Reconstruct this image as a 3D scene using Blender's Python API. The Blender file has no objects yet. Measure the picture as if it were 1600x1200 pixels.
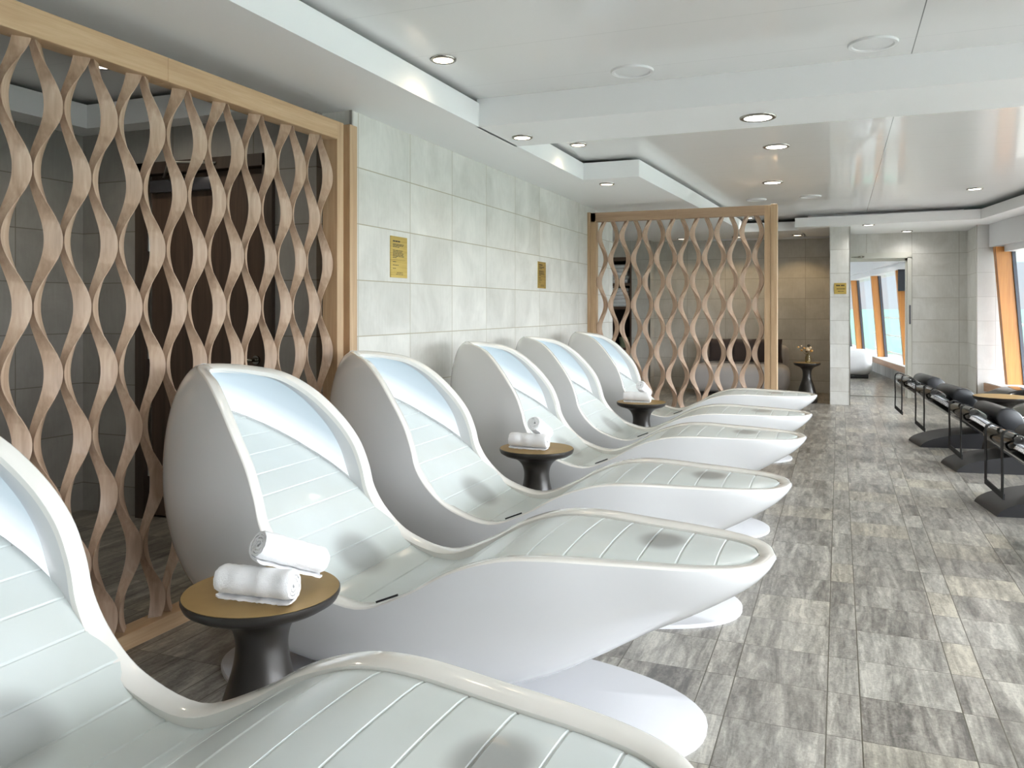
import bpy, bmesh, math, random
from math import sin, cos, pi, sqrt, floor as ffloor
from mathutils import Vector, Matrix

random.seed(7)
COL = bpy.context.scene.collection
scene = bpy.context.scene

# ------------------------------------------------------------------ helpers
def tag(o, label=None, cat=None, group=None, kind=None):
    if label: o['label'] = label
    if cat: o['category'] = cat
    if group: o['group'] = group
    if kind: o['kind'] = kind
    return o

def empty(name, loc, rz=0.0):
    o = bpy.data.objects.new(name, None)
    o.empty_display_size = 0.1
    o.location = loc
    o.rotation_euler = (0, 0, rz)
    COL.objects.link(o)
    return o

def thing(name, label, cat, loc, rz=0.0, group=None):
    return tag(empty(name, loc, rz), label, cat, group)

def link_mesh(name, me, mat=None, parent=None, angle=None):
    if mat is not None:
        me.materials.append(mat)
    if angle is not None:
        for p in me.polygons: p.use_smooth = True
        me.set_sharp_from_angle(angle=math.radians(angle))
    o = bpy.data.objects.new(name, me)
    COL.objects.link(o)
    if parent is not None: o.parent = parent
    return o

def pymesh(name, verts, faces, mat=None, parent=None, angle=None, fix=True):
    me = bpy.data.meshes.new(name)
    me.from_pydata([tuple(v) for v in verts], [], faces)
    me.update()
    if fix:
        bm = bmesh.new(); bm.from_mesh(me)
        bmesh.ops.remove_doubles(bm, verts=bm.verts, dist=1e-5)
        bmesh.ops.recalc_face_normals(bm, faces=bm.faces)
        bm.to_mesh(me); bm.free()
    return link_mesh(name, me, mat, parent, angle)

def bm_obj(name, bm, mat=None, parent=None, angle=None):
    bmesh.ops.recalc_face_normals(bm, faces=bm.faces)
    me = bpy.data.meshes.new(name)
    bm.to_mesh(me); bm.free()
    return link_mesh(name, me, mat, parent, angle)

def bm_box(bm, x0, x1, y0, y1, z0, z1):
    vs = [bm.verts.new(p) for p in ((x0,y0,z0),(x1,y0,z0),(x1,y1,z0),(x0,y1,z0),
                                    (x0,y0,z1),(x1,y0,z1),(x1,y1,z1),(x0,y1,z1))]
    for f in ((0,3,2,1),(4,5,6,7),(0,1,5,4),(1,2,6,5),(2,3,7,6),(3,0,4,7)):
        bm.faces.new([vs[i] for i in f])

def box(name, x0, x1, y0, y1, z0, z1, mat=None, parent=None, bevel=0.0, seg=2):
    bm = bmesh.new()
    bm_box(bm, x0, x1, y0, y1, z0, z1)
    if bevel > 0:
        bmesh.ops.bevel(bm, geom=list(bm.edges), offset=bevel, segments=seg, affect='EDGES', profile=0.5)
    return bm_obj(name, bm, mat, parent, 35 if bevel > 0 else None)

def boxes(name, lst, mat=None, parent=None):
    bm = bmesh.new()
    for b in lst: bm_box(bm, *b)
    return bm_obj(name, bm, mat, parent)

def prism(name, poly, z0, z1, mat=None, parent=None):
    n = len(poly)
    v = [(p[0], p[1], z0) for p in poly] + [(p[0], p[1], z1) for p in poly]
    f = [list(range(n))[::-1], list(range(n, 2*n))]
    for i in range(n):
        j = (i+1) % n
        f.append((i, j, n+j, n+i))
    return pymesh(name, v, f, mat, parent)

def lathe(name, prof, mat=None, parent=None, n=48, c=(0,0,0), angle=40, sx=1.0, sy=1.0):
    v, f = [], []
    for r, z in prof:
        for k in range(n):
            a = 2*pi*k/n
            v.append((c[0]+sx*r*cos(a), c[1]+sy*r*sin(a), c[2]+z))
    m = len(prof)
    for i in range(m-1):
        for k in range(n):
            k2 = (k+1) % n
            f.append((i*n+k, i*n+k2, (i+1)*n+k2, (i+1)*n+k))
    if prof[0][0] > 1e-6: f.append(tuple(range(n))[::-1])
    if prof[-1][0] > 1e-6: f.append(tuple((m-1)*n+k for k in range(n)))
    return pymesh(name, v, f, mat, parent, angle)

def tube(name, pts, r, mat=None, parent=None, n=10, caps=True):
    v, f = [], []
    P = [Vector(p) for p in pts]
    for i, p in enumerate(P):
        t = (P[min(i+1, len(P)-1)] - P[max(i-1, 0)]).normalized()
        a = Vector((0,0,1)) if abs(t.z) < 0.9 else Vector((1,0,0))
        s = t.cross(a).normalized(); u = s.cross(t)
        rr = r[i] if isinstance(r, (list, tuple)) else r
        for k in range(n):
            an = 2*pi*k/n
            v.append(p + s*(rr*cos(an)) + u*(rr*sin(an)))
    for i in range(len(P)-1):
        for k in range(n):
            k2 = (k+1) % n
            f.append((i*n+k, i*n+k2, (i+1)*n+k2, (i+1)*n+k))
    if caps:
        f.append(tuple(range(n))[::-1]); f.append(tuple((len(P)-1)*n+k for k in range(n)))
    return pymesh(name, v, f, mat, parent, 50)

def catmull(pts, ts):
    """pts: list of tuples at integer parameters; ts: parameters to sample"""
    out = []
    n = len(pts)
    for t in ts:
        i = min(int(ffloor(t)), n-2); u = t-i
        p1, p2 = pts[i], pts[i+1]
        p0 = pts[i-1] if i > 0 else tuple(2*a-b for a, b in zip(p1, p2))
        p3 = pts[i+2] if i+2 < n else tuple(2*b-a for a, b in zip(p1, p2))
        o = []
        for a, b, c_, d in zip(p0, p1, p2, p3):
            o.append(0.5*((2*b)+(-a+c_)*u+(2*a-5*b+4*c_-d)*u*u+(-a+3*b-3*c_+d)*u**3))
        out.append(tuple(o))
    return out

def copy_tree(o, parent=None):
    c = o.copy(); COL.objects.link(c)
    if parent is not None:
        c.parent = parent
    for ch in [x for x in bpy.data.objects if x.parent == o]:
        copy_tree(ch, c)
    return c

# ------------------------------------------------------------------ materials
def srgb(r, g, b):
    def f(c):
        c /= 255.0
        return c/12.92 if c <= 0.04045 else ((c+0.055)/1.055)**2.4
    return (f(r), f(g), f(b), 1.0)

class NT:
    def __init__(self, m):
        self.t = m.node_tree
        self.n = self.t.nodes
        self.l = self.t.links
    def new(self, typ, **kw):
        nd = self.n.new(typ)
        for k, v in kw.items(): setattr(nd, k, v)
        return nd
    def put(self, sock, val):
        if hasattr(val, 'is_linked') or hasattr(val, 'links'):
            self.l.new(val, sock)
        else:
            sock.default_value = val
    def math(self, op, a, b=None, c=None, clamp=False):
        nd = self.new('ShaderNodeMath', operation=op, use_clamp=clamp)
        self.put(nd.inputs[0], a)
        if b is not None: self.put(nd.inputs[1], b)
        if c is not None: self.put(nd.inputs[2], c)
        return nd.outputs[0]
    def mix(self, fac, a, b, blend='MIX'):
        nd = self.new('ShaderNodeMix', data_type='RGBA', blend_type=blend)
        self.put(nd.inputs[0], fac); self.put(nd.inputs[6], a); self.put(nd.inputs[7], b)
        return nd.outputs[2]
    def noise(self, vec, scale, detail=4.0, rough=0.55, dist=0.0):
        nd = self.new('ShaderNodeTexNoise')
        if vec is not None: self.l.new(vec, nd.inputs['Vector'])
        nd.inputs['Scale'].default_value = scale
        nd.inputs['Detail'].default_value = detail
        nd.inputs['Roughness'].default_value = rough
        nd.inputs['Distortion'].default_value = dist
        return nd.outputs['Fac']
    def ramp(self, fac, stops):
        nd = self.new('ShaderNodeValToRGB')
        el = nd.color_ramp.elements
        while len(el) < len(stops): el.new(0.5)
        for e, (p, c) in zip(el, stops):
            e.position = p; e.color = c
        self.l.new(fac, nd.inputs[0])
        return nd.outputs[0]
    def mapping(self, vec, scale=(1,1,1), loc=(0,0,0), rot=(0,0,0)):
        nd = self.new('ShaderNodeMapping')
        self.l.new(vec, nd.inputs[0])
        nd.inputs['Scale'].default_value = scale
        nd.inputs['Location'].default_value = loc
        nd.inputs['Rotation'].default_value = rot
        return nd.outputs[0]
    def obj(self):
        return self.new('ShaderNodeTexCoord').outputs['Object']
    def pos(self):
        return self.new('ShaderNodeNewGeometry').outputs['Position']
    def sep(self, v):
        nd = self.new('ShaderNodeSeparateXYZ'); self.l.new(v, nd.inputs[0]); return nd.outputs
    def comb(self, x, y, z):
        nd = self.new('ShaderNodeCombineXYZ')
        for s, v in zip(nd.inputs, (x, y, z)): self.put(s, v)
        return nd.outputs[0]
    def bump(self, h, strength=0.2, dist=0.01):
        nd = self.new('ShaderNodeBump')
        nd.inputs['Strength'].default_value = strength
        nd.inputs['Distance'].default_value = dist
        self.l.new(h, nd.inputs['Height'])
        return nd.outputs[0]

def mat(name, color=(.8,.8,.8,1), rough=0.5, metal=0.0, coat=0.0, spec=None, emit=None, es=0.0, sheen=0.0):
    m = bpy.data.materials.new(name); m.use_nodes = True
    b = m.node_tree.nodes['Principled BSDF']
    b.inputs['Base Color'].default_value = color
    b.inputs['Roughness'].default_value = rough
    b.inputs['Metallic'].default_value = metal
    b.inputs['Coat Weight'].default_value = coat
    b.inputs['Coat Roughness'].default_value = 0.05
    if spec is not None: b.inputs['Specular IOR Level'].default_value = spec
    if sheen: b.inputs['Sheen Weight'].default_value = sheen
    if emit is not None:
        b.inputs['Emission Color'].default_value = emit
        b.inputs['Emission Strength'].default_value = es
    return m, b, NT(m)

M = {}
def simple(key, *a, **k):
    M[key] = mat(key, *a, **k)[0]

simple('ceiling_white', srgb(226,226,226), 0.55)
simple('soffit_white', srgb(243,243,243), 0.5)
simple('gelcoat', srgb(214,214,214), 0.16, coat=0.5)
simple('gelcoat_rim_lit', srgb(236,233,227), 0.14, coat=0.5)  # same gelcoat as the shell; the rim's brighter lighting is put into this colour
simple('base_white', srgb(194,194,197), 0.35)
simple('black_strip', srgb(25,25,26), 0.3)
simple('bronze_dark', srgb(46,42,38), 0.36, metal=0.35, coat=0.15)
simple('steel', srgb(180,178,172), 0.28, metal=1.0)
simple('nickel', srgb(150,146,138), 0.25, metal=1.0)
simple('dark_metal', srgb(92,92,98), 0.4, metal=0.7)
simple('speaker_white', srgb(228,228,228), 0.5)
simple('black_gloss', srgb(9,9,10), 0.16, coat=0.3)
simple('black_leather', srgb(30,31,35), 0.42)
simple('black_base', srgb(34,33,35), 0.42)
simple('strap_black', srgb(26,26,27), 0.75)
simple('chrome_grey', srgb(176,172,168), 0.25, metal=0.9)
simple('frame_white', srgb(206,205,196), 0.4)
simple('header_white', srgb(226,226,228), 0.5)
simple('sill_white', srgb(235,235,235), 0.35)
simple('rail_white', srgb(245,245,245), 0.4)
simple('shelf_wood', srgb(86,68,56), 0.5)
simple('niche_dark', srgb(52,48,46), 0.7)
simple('bin_green', srgb(140,150,124), 0.7)
simple('screen_dark', srgb(42,45,54), 0.12, coat=0.5)
simple('deck_white', srgb(236,236,236), 0.6)
simple('stem', srgb(120,96,52), 0.7)
simple('flower_cream', srgb(232,206,170), 0.8)
simple('flower_dark', srgb(70,62,48), 0.8)
simple('flower_tan', srgb(214,164,96), 0.8)
simple('plaque_ink', srgb(52,46,34), 0.6)
simple('gasket', srgb(58,62,74), 0.5)

def wood(key, c0, c1, c2, scale, axis, rough=0.45, rings=False):
    m, b, T = mat(key, c1, rough)
    s = {'x': (1.2, 22, 22), 'y': (22, 1.2, 22), 'z': (22, 22, 1.2)}[axis]
    p = T.pos()
    v = T.mapping(p, tuple(k*scale for k in s))
    n1 = T.noise(v, 1.0, 5.0, 0.6, 0.6)
    v2 = T.mapping(p, tuple(k*scale*5 for k in s))
    n2 = T.noise(v2, 1.0, 2.0, 0.5, 0.0)
    f = T.math('ADD', T.math('MULTIPLY', n1, 0.75), T.math('MULTIPLY', n2, 0.25))
    c = T.ramp(f, [(0.30, c0), (0.5, c1), (0.68, c2)])
    T.l.new(c, b.inputs['Base Color'])
    T.l.new(T.bump(n2, 0.08, 0.002), b.inputs['Normal'])
    M[key] = m

wood('oak_frame', srgb(176,143,108), srgb(193,160,124), srgb(206,176,140), 1.0, 'y')
wood('oak_frame_cross', srgb(158,128,102), srgb(174,144,116), srgb(188,160,132), 1.0, 'x')
wood('oak_post', srgb(172,140,106), srgb(189,157,122), srgb(202,172,138), 1.0, 'z')
wood('oak_strand', srgb(150,123,101), srgb(178,150,127), srgb(197,171,148), 0.9, 'z')
wood('walnut', srgb(58,44,36), srgb(78,61,50), srgb(92,74,60), 0.8, 'z', 0.5)
wood('walnut_frame', srgb(52,42,36), srgb(66,54,46), srgb(76,64,54), 0.8, 'z', 0.5)
wood('teak', srgb(160,98,36), srgb(178,116,48), srgb(192,132,64), 0.6, 'z', 0.4)
wood('sill_wood', srgb(150,112,84), srgb(170,132,102), srgb(184,148,118), 0.6, 'y', 0.5)

# bronze-gold table top
m, b, T = mat('bronze_top', srgb(136,116,80), 0.42, metal=0.55)
n = T.noise(T.obj(), 9.0, 3.0)
c = T.ramp(n, [(0.3, srgb(154,124,70)), (0.7, srgb(166,136,80))])
T.l.new(c, b.inputs['Base Color']); M['bronze_top'] = m

# brass plaque
m, b, T = mat('brass', srgb(206,176,98), 0.3, metal=0.8)
v = T.mapping(T.pos(), (4, 4, 240))
n = T.noise(v, 1.0, 2.0)
T.l.new(T.ramp(n, [(0.3, srgb(190,158,82)), (0.7, srgb(216,190,112))]), b.inputs['Base Color']); M['brass'] = m

# towels
m, b, T = mat('terry', srgb(240,239,240), 0.95, sheen=0.3)
n = T.noise(T.obj(), 420.0, 2.0, 0.7)
n2 = T.noise(T.obj(), 60.0, 3.0, 0.6)
T.l.new(T.bump(T.math('ADD', n, T.math('MULTIPLY', n2, 0.8)), 0.55, 0.004), b.inputs['Normal']); M['terry'] = m

# fabrics
def fabric(key, c, s=300.0):
    m, b, T = mat(key, c, 0.9, sheen=0.2)
    T.l.new(T.bump(T.noise(T.obj(), s, 2.0, 0.6), 0.25, 0.002), b.inputs['Normal']); M[key] = m
fabric('sofa_fabric', srgb(176,170,166))
fabric('cushion_brown', srgb(70,58,54))
fabric('pouf_fabric', srgb(196,196,197))

# frosted tiled bed panel of the loungers; two dark oval fittings lie under the frosted glass
m, b, T = mat('frosted_bed', srgb(206,212,210), 0.28, coat=0.15)
xyz = T.sep(T.obj())
def oval(cx, cy, rx, ry):
    dx = T.math('DIVIDE', T.math('SUBTRACT', xyz[0], cx), rx)
    dy = T.math('DIVIDE', T.math('SUBTRACT', xyz[1], cy), ry)
    d = T.math('SQRT', T.math('ADD', T.math('MULTIPLY', dx, dx), T.math('MULTIPLY', dy, dy)))
    mr = T.new('ShaderNodeMapRange', interpolation_type='SMOOTHSTEP')
    T.l.new(d, mr.inputs[0])
    mr.inputs[1].default_value = 0.55; mr.inputs[2].default_value = 1.25
    mr.inputs[3].default_value = 1.0; mr.inputs[4].default_value = 0.0
    return mr.outputs[0]
XO = 1.26
o1 = T.math('MULTIPLY', oval(-0.52+XO, 0.02, 0.075, 0.10), 0.95)
o2 = T.math('MULTIPLY', oval(-1.62+XO, 0.0, 0.085, 0.12), 0.75)
f = T.math('MAXIMUM', o1, o2)
n = T.noise(T.obj(), 2.2, 3.0)
c0 = T.ramp(n, [(0.35, srgb(206,212,209)), (0.65, srgb(214,221,221))])
c1 = T.mix(f, c0, srgb(150,152,150))
T.l.new(c1, b.inputs['Base Color'])
b.inputs['Subsurface Weight'].default_value = 0.0
M['frosted_bed'] = m

# back-lit frosted hood panel: LED strip along its lower edge, light fades upward
m, b, T = mat('light_panel', srgb(214,228,236), 0.35)
xyz = T.sep(T.obj())
h = T.math('ADD', T.math('SUBTRACT', xyz[2], 0.565), T.math('MULTIPLY', T.math('ADD', xyz[0], 1.8-XO), 0.6))
r = T.ramp(T.math('MULTIPLY', h, 3.3), [(0.0, (1.35,1.38,1.40,1)), (0.16, (1.0,1.05,1.08,1)), (0.45, (0.42,0.51,0.57,1)), (1.0, (0.16,0.23,0.27,1))])
b.inputs['Base Color'].default_value = srgb(165,174,180)
T.l.new(r, b.inputs['Emission Color']); b.inputs['Emission Strength'].default_value = 0.6
M['light_panel'] = m

# wall tiles: large concrete-look tiles in a straight grid
def wall_tiles(key, off, ca, cb, grout, rough=0.5, tw=0.61, thh=0.3215, ztop=2.43):
    m, b, T = mat(key, ca, rough)
    p = T.pos(); xyz = T.sep(p)
    u = T.math('DIVIDE', T.math('SUBTRACT', T.math('ADD', xyz[0], xyz[1]), off), tw)
    w = T.math('DIVIDE', T.math('SUBTRACT', ztop, xyz[2]), thh)
    fu = T.math('FRACT', u); fw = T.math('FRACT', w)
    du = T.math('MULTIPLY', T.math('MINIMUM', fu, T.math('SUBTRACT', 1.0, fu)), tw)
    dw = T.math('MULTIPLY', T.math('MINIMUM', fw, T.math('SUBTRACT', 1.0, fw)), thh)
    d = T.math('MINIMUM', du, dw)
    line = T.math('LESS_THAN', d, 0.0030)
    idv = T.comb(T.math('FLOOR', u), T.math('FLOOR', w), 0.0)
    wn = T.new('ShaderNodeTexWhiteNoise', noise_dimensions='3D'); T.l.new(idv, wn.inputs[0])
    off_v = T.new('ShaderNodeVectorMath', operation='MULTIPLY_ADD')
    T.l.new(wn.outputs['Color'], off_v.inputs[0]); off_v.inputs[1].default_value = (40,40,40)
    T.l.new(p, off_v.inputs[2])
    n1 = T.noise(off_v.outputs[0], 2.6, 6.0, 0.62, 0.5)
    n2 = T.noise(T.mapping(off_v.outputs[0], (60, 60, 7)), 1.0, 3.0, 0.6)
    n = T.math('ADD', T.math('MULTIPLY', n1, 0.8), T.math('MULTIPLY', n2, 0.2))
    n = T.math('ADD', n, T.math('MULTIPLY', T.math('SUBTRACT', wn.outputs['Value'], 0.5), 0.08))
    c = T.ramp(n, [(0.32, cb), (0.58, ca), (0.72, tuple(min(1, k*1.1) for k in ca[:3])+(1,))])
    c = T.mix(line, c, grout)
    T.l.new(c, b.inputs['Base Color'])
    T.l.new(T.bump(T.math('SUBTRACT', n1, T.math('MULTIPLY', line, 0.8)), 0.12, 0.004), b.inputs['Normal'])
    M[key] = m
LW_X = -2.55
wall_tiles('tile_left', 4.02+LW_X, srgb(215,213,207), srgb(193,191,184), srgb(168,160,140))
wall_tiles('tile_back', 0.99+13.3, srgb(212,211,206), srgb(194,192,185), srgb(168,164,154))
wall_tiles('tile_pier_lit', 0.3, srgb(226,226,225), srgb(217,217,216), srgb(198,198,196))  # window light falling on the pier is put into this lighter tile colour
wall_tiles('tile_alcove', -0.49+13.6, srgb(200,197,190), srgb(180,177,168), srgb(156,150,140))
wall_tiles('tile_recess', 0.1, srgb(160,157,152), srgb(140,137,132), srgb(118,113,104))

# floor: travertine-look porcelain, wide and narrow columns
m, b, T = mat('floor_tile', srgb(165,160,152), 0.30)
p = T.pos(); xyz = T.sep(p)
PX, PY = 0.4075, 0.3045
u = T.math('DIVIDE', T.math('ADD', xyz[0], 0.037), PX)
v = T.math('DIVIDE', T.math('SUBTRACT', xyz[1], 2.986), PY)
fu = T.math('MULTIPLY', T.math('FRACT', u), PX)
fv = T.math('FRACT', v)
wide = T.math('GREATER_THAN', fu, 0.102)
d1 = T.math('ABSOLUTE', T.math('SUBTRACT', fu, 0.102))
d0 = T.math('MINIMUM', fu, T.math('SUBTRACT', PX, fu))
du = T.math('MINIMUM', d0, d1)
dv = T.math('MULTIPLY', T.math('MINIMUM', fv, T.math('SUBTRACT', 1.0, fv)), PY)
line = T.math('MAXIMUM', T.math('LESS_THAN', du, 0.0020), T.math('LESS_THAN', dv, 0.0013))
idv = T.comb(T.math('ADD', T.math('MULTIPLY', T.math('FLOOR', u), 2.0), wide), T.math('FLOOR', v), 0.0)
wn = T.new('ShaderNodeTexWhiteNoise', noise_dimensions='3D'); T.l.new(idv, wn.inputs[0])
offv = T.new('ShaderNodeVectorMath', operation='MULTIPLY_ADD')
T.l.new(wn.outputs['Color'], offv.inputs[0]); offv.inputs[1].default_value = (30,30,30); T.l.new(p, offv.inputs[2])
n1 = T.noise(T.mapping(offv.outputs[0], (15.0, 1.7, 1)), 1.0, 7.0, 0.66, 0.7)
n2 = T.noise(T.mapping(offv.outputs[0], (48, 11, 1)), 1.0, 6.0, 0.72, 0.5)
n3 = T.noise(offv.outputs[0], 90.0, 4.0, 0.75)
n = T.math('ADD', T.math('ADD', T.math('MULTIPLY', n1, 0.52), T.math('MULTIPLY', n2, 0.30)), T.math('MULTIPLY', n3, 0.18))
n = T.math('ADD', n, T.math('MULTIPLY', T.math('SUBTRACT', wn.outputs['Value'], 0.5), 0.07))
c = T.ramp(n, [(0.38, srgb(84,81,77)), (0.45, srgb(116,112,106)), (0.50, srgb(138,134,127)), (0.55, srgb(157,153,145)), (0.61, srgb(184,180,170))])
hue = T.ramp(wn.outputs['Value'], [(0.0, srgb(255,253,251)), (0.75, srgb(253,253,252)), (1.0, srgb(252,247,236))])
c = T.mix(1.0, c, hue, 'MULTIPLY')
c = T.mix(line, c, srgb(76,70,58))
T.l.new(c, b.inputs['Base Color'])
T.l.new(T.bump(T.math('SUBTRACT', n2, T.math('MULTIPLY', line, 1.2)), 0.10, 0.004), b.inputs['Normal'])
M['floor_tile'] = m

# high ceiling: satin painted metal planks
m, b, T = mat('ceiling_panel', srgb(232,231,230), 0.24, coat=0.35)
xyz = T.sep(T.pos())
fy = T.math('FRACT', T.math('DIVIDE', T.math('SUBTRACT', xyz[1], 0.12), 0.6))
fx = T.math('FRACT', T.math('DIVIDE', T.math('SUBTRACT', xyz[0], 0.338), 3.0))
l1 = T.math('MULTIPLY', T.math('LESS_THAN', fy, 0.006), 0.25)
l2 = T.math('LESS_THAN', fx, 0.0017)
c = T.mix(T.math('MAXIMUM', l1, l2), srgb(232,231,230), srgb(130,130,130))
T.l.new(c, b.inputs['Base Color'])
wv = T.noise(T.mapping(T.pos(), (0.5, 3.3, 1)), 1.0, 2.0, 0.4)
T.l.new(T.bump(wv, 0.05, 0.02), b.inputs['Normal'])
M['ceiling_panel'] = m

# ribbed panel under the sill of the next room
m, b, T = mat('ribbed_panel', srgb(176,174,170), 0.6)
n = T.noise(T.mapping(T.pos(), (6, 6, 0.6)), 1.0, 4.0)
T.l.new(T.ramp(n, [(0.35, srgb(158,156,152)), (0.65, srgb(190,188,184))]), b.inputs['Base Color'])
M['ribbed_panel'] = m

# sea
m, b, T = mat('sea_water', srgb(120,180,160), 0.35)
n = T.noise(T.mapping(T.pos(), (0.012, 0.05, 1)), 1.0, 6.0, 0.65)
T.l.new(T.ramp(n, [(0.35, srgb(52,83,70)), (0.65, srgb(62,95,81))]), b.inputs['Base Color'])
b.inputs['Specular IOR Level'].default_value = 0.2
M['sea_water'] = m

# thin window glass
m = bpy.data.materials.new('window_glass'); m.use_nodes = True
T = NT(m); T.n.clear()
out = T.new('ShaderNodeOutputMaterial'); tr = T.new('ShaderNodeBsdfTransparent'); gl = T.new('ShaderNodeBsdfGlossy')
tr.inputs[0].default_value = (0.96,0.98,0.98,1); gl.inputs['Roughness'].default_value = 0.02
mx = T.new('ShaderNodeMixShader')
geo = T.new('ShaderNodeNewGeometry')
dp = T.new('ShaderNodeVectorMath', operation='DOT_PRODUCT')
T.l.new(geo.outputs['Incoming'], dp.inputs[0]); T.l.new(geo.outputs['Normal'], dp.inputs[1])
cs = T.math('ABSOLUTE', dp.outputs['Value'])
fz = T.math('MULTIPLY_ADD', T.math('POWER', T.math('SUBTRACT', 1.0, cs, clamp=True), 5.0), 0.25, 0.02)
T.l.new(fz, mx.inputs[0]); T.l.new(tr.outputs[0], mx.inputs[1]); T.l.new(gl.outputs[0], mx.inputs[2]); T.l.new(mx.outputs[0], out.inputs[0])
M['window_glass'] = m
m, b, T = mat('vase_glass', srgb(206,190,140), 0.05); b.inputs['Transmission Weight'].default_value = 0.9; M['vase_glass'] = m

def lamp_mat(key, col, st):
    m, b, T = mat(key, (0.9,0.9,0.9,1), 0.4, emit=col, es=st); M[key] = m
lamp_mat('lens_warm', (1.0, 0.84, 0.62, 1), 4.0)
lamp_mat('lens_white', (1.0, 0.95, 0.85, 1), 4.0)

# ------------------------------------------------------------------ setting
S, HI = 2.42, 2.592       # soffit and high ceiling heights
def st(o): o['kind'] = 'structure'; return o

def winx(y): return 2.075 - 0.165*(y-12.4)        # main window line
def winx2(y): return 0.98 - 0.125*(y-16.4)       # window line of the next room

st(box('floor', -5.0, 6.5, -4.5, 26.0, -0.12, 0.0, M['floor_tile']))
st(box('ceiling', -5.0, 5.6, -4.5, 26.0, HI, HI+0.1, M['ceiling_panel']))

# left wall (tile), with its return beside the wooden screen
st(box('wall_left', -2.75, LW_X, 3.955, 9.68, 0, S+0.16, M['tile_left']))
# recess behind the first screen
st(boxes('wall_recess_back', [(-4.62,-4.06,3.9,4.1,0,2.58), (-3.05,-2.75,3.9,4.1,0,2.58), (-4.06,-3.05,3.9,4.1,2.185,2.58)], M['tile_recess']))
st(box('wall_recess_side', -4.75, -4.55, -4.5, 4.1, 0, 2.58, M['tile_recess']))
st(box('wall_front', -4.75, 5.6, -4.6, -4.4, 0, 2.6, M['soffit_white']))
# alcove
st(boxes('wall_alcove_back', [(-2.87,-0.1,13.6,13.8,0,2.6)], M['tile_alcove']))
NX0, NX1, NZ0, NZ1 = -3.62, -3.17, 0.62, 2.16
st(boxes('wall_alcove_left', [(-4.6,NX0,13.25,13.85,0,2.6),(NX1,-2.87,13.25,13.85,0,2.6),(NX0,NX1,13.25,13.85,NZ1,2.6),(NX0,NX1,13.25,13.85,0,NZ0),(NX0,NX1,13.75,13.85,NZ0,NZ1)], M['tile_alcove']))
st(box('wall_alcove_side', -4.75, -4.6, 4.1, 13.85, 0, 2.6, M['tile_alcove']))
# pillar between alcove and doorway
st(box('wall_pillar', -0.115, 0.137, 12.0, 13.8, 0, S, M['tile_back']))
# doorway wall
DX0, DX1 = 0.137, 0.985
st(boxes('wall_back', [(DX1,1.73,13.3,13.5,0,S+0.1),(DX0,DX1,13.3,13.5,2.133,S+0.1)], M['tile_back']))
st(box('wall_back_side', 1.705, 2.16, 12.42, 13.5, 0, S+0.1, M['tile_back']))
st(box('wall_pier', 1.7105, 2.16, 12.41, 12.425, 0, S+0.1, M['tile_pier_lit']))
# room ends beyond
st(box('wall_far', -2.0, 0.02, 24.0, 24.2, 0, 2.6, M['soffit_white']))
st(box('wall_far_side', -2.2, -2.0, 13.8, 24.2, 0, 2.6, M['soffit_white']))

# metal corner trims
st(box('trim_1', LW_X-0.012, LW_X+0.004, 3.945, 3.962, 0, S, M['steel']))
st(box('trim_2', 1.697, 1.709, 12.41, 12.424, 0, S, M['steel']))
st(box('trim_3', -0.119, -0.111, 11.996, 12.006, 0, S, M['steel']))
st(box('trim_4', 0.131, 0.141, 11.996, 12.006, 0, S, M['steel']))
st(box('trim_5', -2.878, -2.862, 13.24, 13.256, 0, S, M['steel']))

# soffits (lower ceiling) round the coffers
FT = 2.566                # top of the fascias; a shadow gap stays below the high ceiling
st(prism('trim_6', [(-2.98,-4.4),(-2.055,-4.4),(-2.055,4.6),(-2.055,5.25),(-2.06,6.83),(-1.57,6.83),(-1.44,9.1),(-1.30,11.9),(-1.30,12.35),(-4.7,12.35),(-4.7,9.0),(-2.98,9.0)], S, FT, M['soffit_white']))
st(prism('trim_7', [(-4.6,3.74),(-2.98,3.74),(-2.98,4.1),(-4.6,4.1)], S, FT, M['soffit_white']))
st(prism('trim_8', [(-4.6,-4.4),(-4.33,-4.4),(-4.33,3.74),(-4.6,3.74)], S, FT, M['soffit_white']))
st(box('trim_9', -2.07, 3.3, 4.6, 5.25, S, HI+0.01, M['soffit_white']))          # cross beam
st(prism('trim_10', [(-0.56,11.84),(1.64,11.62),(1.60,13.45),(-0.47,13.45),(-0.47,13.0)], S, 2.545, M['soffit_white']))
st(prism('trim_11', [(winx(-4.4)-0.535,-4.4),(winx(-4.4)+0.3,-4.4),(winx(13.4)+0.3,13.4),(1.60,13.4),(1.64,11.62)], S, 2.545, M['soffit_white']))
st(prism('trim_12', [(-4.6,12.35),(-0.5,12.35),(-0.5,13.7),(-4.6,13.7)], S+0.002, 2.55, M['soffit_white']))
st(box('trim_13', -0.40, 1.5, 12.0, 13.4, 2.54, HI, M['soffit_white']))           # set-back riser above the far soffit
# next room lower ceiling
st(box('trim_14', -2.0, 2.0, 13.5, 24.0, 2.40, 2.5, M['header_white']))

# --- window walls -------------------------------------------------
def along(fn, y, z, off=0.0, slope=0.165):
    """point on a window plane: leaning inward at the top"""
    n = sqrt(1+slope*slope)
    lean = 0.08*(z-0.33)
    return (fn(y) + (off-lean)/n, y + (off-lean)*slope/n, z)

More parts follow.
